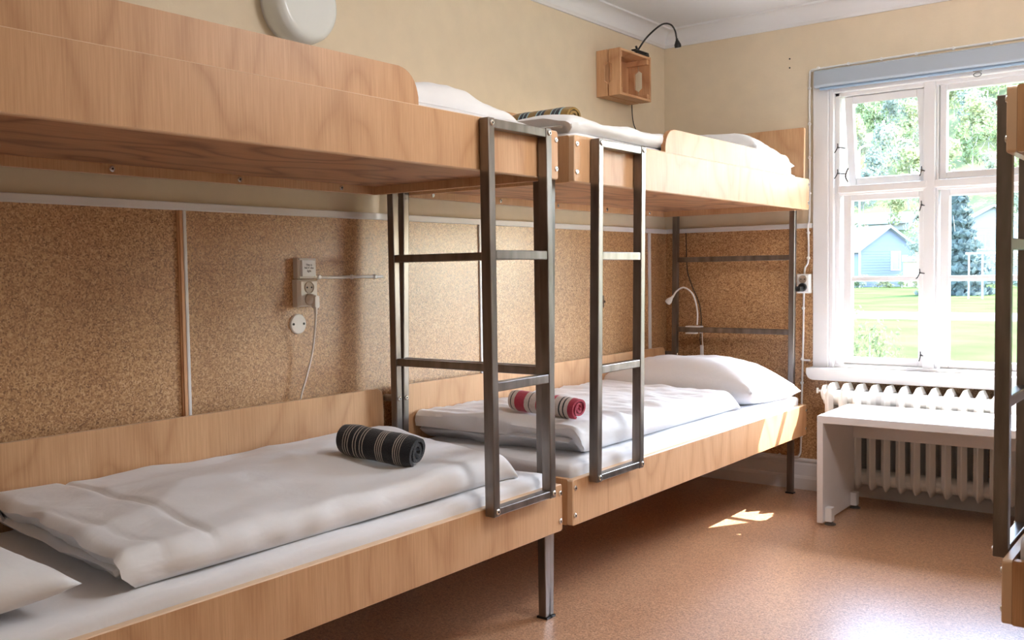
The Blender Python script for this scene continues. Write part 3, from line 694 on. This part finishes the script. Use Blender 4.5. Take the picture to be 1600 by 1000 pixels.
def socket(name, label, c, ax, w, h, d, mat, group, holes):
    """double socket; ax 0: on the left wall facing +x, 1: on the far wall facing -y"""
    F = (lambda a, u, z: (c[0] + a, c[1] + u, c[2] + z)) if ax == 0 else (lambda a, u, z: (c[0] + u, c[1] - a, c[2] + z))
    N = (1, 0, 0) if ax == 0 else (0, -1, 0)
    t = thing(name, label, 'socket', F(0, 0, -h / 2), group)
    b = BM(); p0, p1 = F(0, -w / 2, -h / 2), F(d * .7, w / 2, h / 2); box(b, p0[0], p1[0], p0[1], p1[1], p0[2], p1[2], .002)
    q = [Vector(F(d * .7, u, z)) for u, z in ((-w/2, -h/2), (w/2, -h/2), (w/2, h/2), (-w/2, h/2))]
    r = [Vector(F(d, u * .80, z * .86)) for u, z in ((-w/2, -h/2), (w/2, -h/2), (w/2, h/2), (-w/2, h/2))]
    Q = [b.verts.new(v) for v in q]; R = [b.verts.new(v) for v in r]; b.faces.new(R)
    for k in range(4): b.faces.new((Q[k], Q[(k+1) % 4], R[(k+1) % 4], R[k]))
    obj('socket_plate', b, mat, t)
    for z in holes:
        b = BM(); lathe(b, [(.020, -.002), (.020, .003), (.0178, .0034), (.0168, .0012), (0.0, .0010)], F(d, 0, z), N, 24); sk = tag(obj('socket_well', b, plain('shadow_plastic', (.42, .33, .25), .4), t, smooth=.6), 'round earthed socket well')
        b = BM()
        for u in (-.0095, .0095): lathe(b, [(.0032, .0), (.0032, .0018)], F(d, u, z), N, 8)
        obj('pin_hole', b, M['hole'], sk)
    return t, F, N
s1, F1, N1 = socket('wall_socket', 'ivory double wall socket with a plug, below the light switch', (.006, -2.572, 1.055), 0, .086, .092, .036, M['plastic'], 'double wall sockets', (.019, -.021))
pg = thing('power_plug', 'white angled plug with a cord running down behind the bed', 'plug', (.045, -2.572, 1.03))
b = BM(); lathe(b, [(.018, -.002), (.0185, .010), (.016, .020), (.010, .026)], (.045, -2.572, 1.034), (1, 0, 0), 20); prism(b, rrect(-2.580, -2.562, 1.005, 1.046, .006, 3), 'x', .060, .080); obj('plug_body', b, M['plastic'], pg, smooth=.7)
b = BM(); tube(b, [(.070, -2.571, 1.008), (.070, -2.570, .985)], [.007, .0045], 10); tube(b, spline([(.070, -2.570, .99), (.060, -2.568, .93), (.045, -2.570, .85), (.038, -2.592, .77), (.034, -2.615, .70), (.034, -2.618, .62)], 8), .0036, 8); obj('cord', b, M['plastic'], pg, smooth=1)
b = BM(); lathe(b, [(.034, 0), (.034, .004), (.031, .007), (0, .0075)], (.006, -2.596, .952), (1, 0, 0), 32); cv = tag(obj('cover_plate', b, M['plastic'], None, (.006, -2.596, .952), .6), 'round ivory blanking plate on the cork below the double socket', 'cover plate')
b = BM()
for u in (-.022, .022): lathe(b, [(.0042, .006), (.0042, .0085)], (.006, -2.596 + u, .952), (1, 0, 0), 10)
obj('screw', b, M['hole'], cv)
def cable(name, label, pts, r, clips, wall):
    b = BM(); tube(b, spline(pts, 10), r, 8); o = tag(obj(name, b, M['white_plastic'], None, pts[len(pts) // 2], 1), label, 'cable')
    for p in clips:
        b = BM()
        n = Vector((1, 0, 0)) if wall == 'left' else Vector((0, -1, 0))
        lathe(b, [(.0085, -.003), (.0085, .004), (.006, .0075)], Vector(p), n, 10); obj('cable_clip', b, M['white_plastic'], o, smooth=.7)
    return o
cable('cable', 'white cable clipped along the cork from the light switch to the bed post', [(.012, -2.536, 1.109), (.012, -2.50, 1.108), (.012, -2.42, 1.106), (.012, -2.33, 1.107), (.012, -2.195, 1.106)], .0055,
      [(.014, -2.505, 1.1085), (.014, -2.352, 1.1068), (.014, -2.238, 1.1063)], 'left')
cy = -.0118
cable('cable', 'white cable around the window casing, from the blind down to the right-hand socket',
      [(2.5, cy, 2.098), (1.75, cy, 2.098), (1.2, cy, 2.094), (.86, cy, 2.089), (.824, cy, 2.084), (.811, cy, 2.066), (.809, cy, 1.9), (.809, cy, 1.4), (.807, cy - .014, 1.325), (.806, cy - .004, 1.22), (.803, cy - .004, 1.145), (.789, cy - .006, 1.115), (.786, cy - .006, 1.08)], .0052,
      [(x, cy, 2.0925 + .004 * (x - .9)) for x in (.853, 1.0, 1.154, 1.31, 1.47, 1.626)] + [(.809, cy, z) for z in (2.0, 1.825, 1.66, 1.485)] + [(.806, cy - .006, z) for z in (1.29, 1.165)], 'far')
cable('cable', 'white cable from the right-hand socket down to the skirting board',
      [(.783, cy - .006, 1.0), (.780, cy - .006, .8), (.776, cy - .006, .6), (.772, cy - .008, .4), (.768, cy - .008, .22), (.763, cy - .014, .175), (.735, cy - .016, .163), (.6, cy - .014, .163), (.3, cy - .014, .163), (.08, cy - .014, .163)], .0052,
      [(.781, cy - .007, .915), (.776, cy - .007, .66), (.774, cy - .007, .54), (.769, cy - .009, .27), (.66, cy - .015, .165)], 'far')
b = BM(); tube(b, [(.776, cy - .006, .655), (.815, cy - .006, .655)], .005, 8); tag(obj('cable', b, M['white_plastic'], None, (.795, cy, .655), 1), 'short white cable stub running to the window casing at sill height', 'cable')
s2, F2, N2 = socket('wall_socket', 'white double wall socket beside the window casing, black charger plugged in', (.785, -.006, 1.038), 1, .070, .096, .032, M['white_plastic'], 'double wall sockets', (.022,))
b = BM(); lathe(b, [(.021, 0), (.021, .012), (.017, .016)], (.785, -.038, 1.020), (0, -1, 0), 20); box(b, .752, .794, -.095, -.050, 1.000, 1.024, .004)
chg = tag(obj('charger', b, M['dark_plastic'], None, (.78, -.06, 1.0)), 'black charger block in the socket beside the window', 'charger')
b = BM(); box(b, .756, .764, -.0965, -.094, 1.008, 1.014); tag(obj('port', b, M['white_plastic'], chg), 'pale port opening')
b = BM(); lathe(b, [(.0, .0), (.011, .0), (.011, .003), (.006, .006), (.004, .012), (0, .013)], (.006, -.6587, .9644), (1, 0, 0), 14); box(b, .006, .0085, -.664, -.6534, .935, .994, .001)
tag(obj('key_plate', b, plain('bronze_plate', (.16, .11, .08), .4, .8), None, (.006, -.6587, .9644), .6), 'small dark metal escutcheon on the cork wall behind the second ladder', 'plate')
# housing made up to go with the added fill light, out of view
cl = thing('added_fill_fixture', 'round white housing added over the unseen fill light', 'ceiling lamp', (2.15, -2.2, ZC))
b = BM(); lathe(b, [(.26, 0), (.26, .05), (.25, .06)], (2.15, -2.2, ZC), (0, 0, -1), 32); obj('added_fixture_housing', b, M['white_plastic'], cl, smooth=.6)

# ------------------------------------------------------------------ outside
GZ = -.9
def ground(name, y0, y1, mat, f=lambda y: GZ, x0=-170, x1=60, ny=2, thick=.4):
    b = BM(); rows = []
    for j in range(ny + 1):
        y = y0 + (y1 - y0) * j / ny; z = f(y); rows.append([b.verts.new((x, y, q)) for x, q in ((x0, z), (x1, z), (x1, z - thick), (x0, z - thick))])
    for A, B in zip(rows, rows[1:]):
        for k in range(4): b.faces.new((A[k], A[(k+1) % 4], B[(k+1) % 4], B[k]))
    b.faces.new(rows[0]); b.faces.new(rows[-1][::-1])
    return tag(obj(name, b, mat, None, (0, 0, 0)), kind='structure')
grass = plain('lawn_grass', (.054, .077, .028), 1, bump=.0, bscale=3, var=.22, spec=0)
ground('lawn', .31, 34.0, grass); ground('lawn', 40.5, 112, grass)
ground('road', 34.0, 40.5, plain('pale_gravel', (0.137, 0.130, 0.140), 1, var=.06, bscale=4, spec=0))
HB = lambda y: GZ + max(0, (y - 112)) * .36 + max(0, y - 150) * .06
ground('hillside', 112, 420, plain('hill_undergrowth', (0.108, 0.122, 0.061), 1, var=.3, bscale=.6, spec=0), HB, ny=24, x0=-260, x1=80)

def leafy(seed, n, shape, size, mats, trunk=.12, trunk_r=.02):
    """unit-height tree: trunk, a few limbs and a crown of leaf sprays"""
    rnd = random.Random(seed); b = BM()
    tube(b, [(0, 0, 0), (.01, .0, .35), (0, .01, .8)], [trunk_r, trunk_r * .8, trunk_r * .3], 6, mi=1)
    for k in range(7):
        a = rnd.uniform(0, 2 * PI); z = rnd.uniform(.2, .6); r = rnd.uniform(.12, .25)
        tube(b, [(0, 0, z), (r * .6 * math.cos(a), r * .6 * math.sin(a), z + .08), (r * math.cos(a), r * math.sin(a), z + .2)], [trunk_r * .4, trunk_r * .25, .002], 4, mi=1)
    lobes = [(Vector((rnd.uniform(-.16, .16), rnd.uniform(-.16, .16), rnd.uniform(trunk + .2, .88))), rnd.uniform(.10, .2)) for _ in range(9)]
    for k in range(n):
        if shape == 'spruce':
            z = trunk + (1 - trunk) * (rnd.random() ** 1.4); rr = .26 * (1 - z) + .01; a = rnd.uniform(0, 2 * PI)
            q = rr * (.35 + .65 * rnd.random() ** .5) * (1 + .25 * math.sin(z * 70)); p = Vector((q * math.cos(a), q * math.sin(a), z - .35 * q))
            d = Vector((math.cos(a), math.sin(a), -.45)).normalized()
        else:
            c, r = rnd.choice(lobes); d = Vector((rnd.gauss(0, 1), rnd.gauss(0, 1), rnd.gauss(0, 1))).normalized()
            p = c + d * r * rnd.uniform(.45, 1.0); d = (d + Vector((0, 0, .5))).normalized()
        u = Vector((rnd.gauss(0, 1), rnd.gauss(0, 1), rnd.gauss(0, 1))); u = (u - d * u.dot(d) * .6).normalized(); w = d.cross(u).normalized()
        s = size * rnd.uniform(.6, 1.3)
        vs = [b.verts.new(p + u * s), b.verts.new(p + w * s * .6 + d * s * .2), b.verts.new(p - u * s), b.verts.new(p - w * s * .6 - d * s * .1)]
        f = b.faces.new(vs); f.material_index = 0
    me = bpy.data.meshes.new('tree'); b.to_mesh(me); b.free()
    for m in mats: me.materials.append(m)
    return me
def leafmat(name, col):
    nt = NT(name); d = nt.n('BsdfDiffuse'); t = nt.n('BsdfTranslucent'); mx = nt.n('MixShader', i_0=.4)
    tc = nt.n('TexCoord'); no = nt.n('TexNoise', i_Scale=14.0, i_Detail=2.0); nt.l(tc.outputs['Object'], no.inputs['Vector'])
    r = ramp(nt, [(.3, tuple(c * .65 for c in col)), (.7, tuple(min(1, c * 1.3) for c in col))]); nt.l(no.outputs[0], r.inputs[0])
    nt.l(r.outputs[0], d.inputs[0]); nt.l(r.outputs[0], t.inputs[0]); nt.l(d.outputs[0], mx.inputs[1]); nt.l(t.outputs[0], mx.inputs[2]); nt.l(mx.outputs[0], nt.out.inputs[0])
    return nt.m
bark = plain('pale_birch_bark', (.55, .53, .50), .9); bark2 = plain('grey_bark', (.25, .22, .20), .9)
LM = [leafmat('leaf_yellow_green', (0.238, 0.259, 0.130)), leafmat('leaf_fresh_green', (0.180, 0.223, 0.108)), leafmat('leaf_grey_green', (0.194, 0.230, 0.187)), leafmat('leaf_pale', (0.266, 0.281, 0.202))]  # leaf colours lightened to paint in the distance haze
TM = [leafy(s, 620, 'round', .034, [LM[s % 4], bark if s % 2 else bark2], .1, .012) for s in range(6)]
rnd = random.Random(5)
k = 0
for row in range(13):
    y = 122 + row * 11.0
    tan0, tan1 = -.395, -.06            # the slice of hillside seen through the window
    n = int((tan1 - tan0) * (y + 4.7) / 4.4)
    for i in range(n):
        x = 2.53 + (tan0 + (tan1 - tan0) * (i + rnd.uniform(.1, .9)) / n) * (y + 4.7); yy = y + rnd.uniform(-4, 4); h = rnd.uniform(6.0, 10.5)
        if row == 0 and rnd.random() < .35: continue
        o = inst('birch_tree', TM[rnd.randrange(6)], (x, yy, HB(yy) - .2), None, (0, 0, rnd.uniform(0, 6))); o.scale = (h, h, h)
        tag(o, 'pale green leafy tree in the woods on the hillside beyond the window', 'tree', 'trees on the hillside'); k += 1
sp = leafy(50, 5200, 'spruce', .028, [leafmat('blue_spruce_needles', (0.115, 0.148, 0.144)), bark2], .03, .014)  # needle colour raised in place of haze
o = inst('spruce_tree', sp, (-13.55, 68, GZ), None, (0, 0, 1)); o.scale = (9.5, 9.5, 8.3); tag(o, 'dark blue-green spruce tree seen through the right window sash', 'tree')
o = inst('birch_tree', leafy(61, 900, 'round', .018, [LM[3], bark2], .1, .01), (-11.4, 74, GZ), None, (0, 0, 2)); o.scale = (7, 7, 6.2); tag(o, 'sparse leafing tree right of the spruce, in front of the white house', 'tree')
o = inst('birch_tree', leafy(62, 900, 'round', .018, [LM[2], bark2], .1, .01), (-22.3, 92, GZ), None, (0, 0, 2)); o.scale = (6, 6, 7.2); tag(o, 'sparse grey-green tree just right of the pale blue house', 'tree')
# shrub just outside the glass
sh = leafy(70, 650, 'round', .020, [leafmat('shrub_leaf', (0.158, 0.173, 0.086)), bark2], .02, .010)
o = inst('garden_shrub', sh, (-.72, 6.0, GZ), None, (0, 0, .5)); o.scale = (1.15, 1.15, 1.62); tag(o, 'young shrub with small pale leaves right outside the left sash', 'shrub')
o = inst('garden_shrub', leafy(71, 500, 'round', .020, [leafmat('shrub_leaf_b', (0.151, 0.166, 0.079)), bark2], .02, .010), (-.38, 5.7, GZ), None, (0, 0, 2)); o.scale = (.9, .9, 1.33); tag(o, 'lower shrub outside the left sash, right of the taller shrub', 'shrub')
# hedge line at the far edge of the lawn
rnd = random.Random(9)
for i in range(26):
    x = -37 + i * 1.15
    o = inst('hedge_bush', TM[i % 6], (x + rnd.uniform(-.3, .3), 94 + rnd.uniform(-1, 1), GZ - .35), None, (0, 0, i)); o.scale = (2.6, 2.6, rnd.uniform(1.4, 1.9))
    tag(o, 'low grassy bush in the row along the far edge of the lawn', 'bush', 'bushes at the far edge of the lawn')

def house(name, label, c, rotz, w, l, eave, ridge_h, wall_m, roof_m, wins):
    t = thing(name, label, 'house', c)
    def hp(nm, bm, mat, parent=None):
        me = mesh_of(nm, bm, mat); o = bpy.data.objects.new(nm, me); o.parent = parent or t; C.objects.link(o); return o
    b = BM(); prism(b, [(-w/2, 0), (w/2, 0), (w/2, eave), (0, ridge_h), (-w/2, eave)], 'y', 0, l); wl_ = hp('house_wall', b, wall_m)
    sl = (ridge_h - eave) / (w / 2); ov = .65; th = .28
    for sx in (-1, 1):
        b = BM(); prism(b, [(0, ridge_h), (sx * (w/2 + ov), eave - sl * ov), (sx * (w/2 + ov), eave - sl * ov + th), (0, ridge_h + th)], 'y', -.55, l + .5); hp('roof', b, roof_m)
    for k in range(int(eave / .28)):
        b = BM(); box(b, -w/2 - .02, w/2 + .02, -.035, 0, k * .28 + .02, k * .28 + .27); hp('cladding_board', b, wall_m)
    for wx, wz, ww, wh in wins:
        b = BM()
        for q in ((wx - ww/2 - .12, wx - ww/2, wz - .12, wz + wh + .12), (wx + ww/2, wx + ww/2 + .12, wz - .12, wz + wh + .12), (wx - ww/2, wx + ww/2, wz - .12, wz), (wx - ww/2, wx + ww/2, wz + wh, wz + wh + .12)):
            box(b, q[0], q[1], -.12, -.02, q[2], q[3])
        wf = hp('window', b, M['white']); b = BM(); box(b, wx - ww/2, wx + ww/2, -.06, -.045, wz, wz + wh); hp('pane', b, plain('far_pane', (.10, .16, .18), .15), wf)
    t.rotation_euler = (0, 0, rotz); return t
blue = plain('pale_blue_cladding', (.150, .168, .225), .8, spec=.1); roofw = plain('pale_metal_roof', (0.245, 0.252, 0.266), .5)
house('house', 'small pale blue clad house with a white gabled roof beyond the lawn', (-27.0, 98.5, GZ), math.radians(50), 6.2, 12, 4.0, 6.1, blue, roofw, ((.9, 1.8, .85, 1.75),))
house('house', 'white house with a pale gable half hidden behind the spruce', (-19.6, 112, GZ + .3), math.radians(18), 7.0, 10, 6.2, 8.2, plain('white_cladding', (0.194, 0.202, 0.223), .7), roofw, ((-1.3, 3.6, .9, 1.6), (1.2, 3.6, .9, 1.6)))
house('house', 'long low white building on the slope above the blue house', (-34, 135, GZ + 5.2), math.radians(90 + 3), 6.5, 17, 3.0, 4.2, plain('offwhite_cladding', (0.194, 0.194, 0.187), .7), roofw, ())
b = BM(); tube(b, spline([(-28.75, 95, GZ), (-28.78, 95, 8), (-28.85, 95, 12.4), (-28.7, 95, 13.2), (-28.1, 95, 13.45)], 8), [.09] * 33, 8); sl_ = tag(obj('street_lamp', b, M['white_plastic'], None, (-28.75, 95, GZ)), 'white curved street lamp post in front of the wooded hill', 'street lamp')
b = BM(); box(b, -28.2, -27.5, 94.9, 95.1, 13.36, 13.5, .03); obj('lamp_head', b, M['white_plastic'], sl_)
fr_ = thing('swing_frame', 'white metal garden frame on the grass right of the spruce', 'frame', (-9.6, 60, GZ))
for x in (-11.1, -10.32, -9.5, -8.2):
    b = BM(); tube(b, [(x, 60, GZ), (x, 60, 1.9)], .05, 8); obj('upright', b, M['white'], fr_)
b = BM(); tube(b, [(-11.3, 60, 1.9), (-8.1, 60, 1.9)], .05, 8); obj('crossbar', b, M['white'], fr_)
sd = thing('garden_shed', 'small tan shed between the blue house and the sparse tree', 'shed', (-24.0, 97, GZ))
b = BM(); box(b, -24.9, -23.6, 96.5, 98, GZ, 1.6); obj('shed_wall', b, plain('tan_boards', (.42, .30, .2), .8), sd)
b = BM(); box(b, -25.0, -23.5, 96.3, 98.2, 1.6, 2.3, .05); obj('shed_roof', b, roofw, sd)
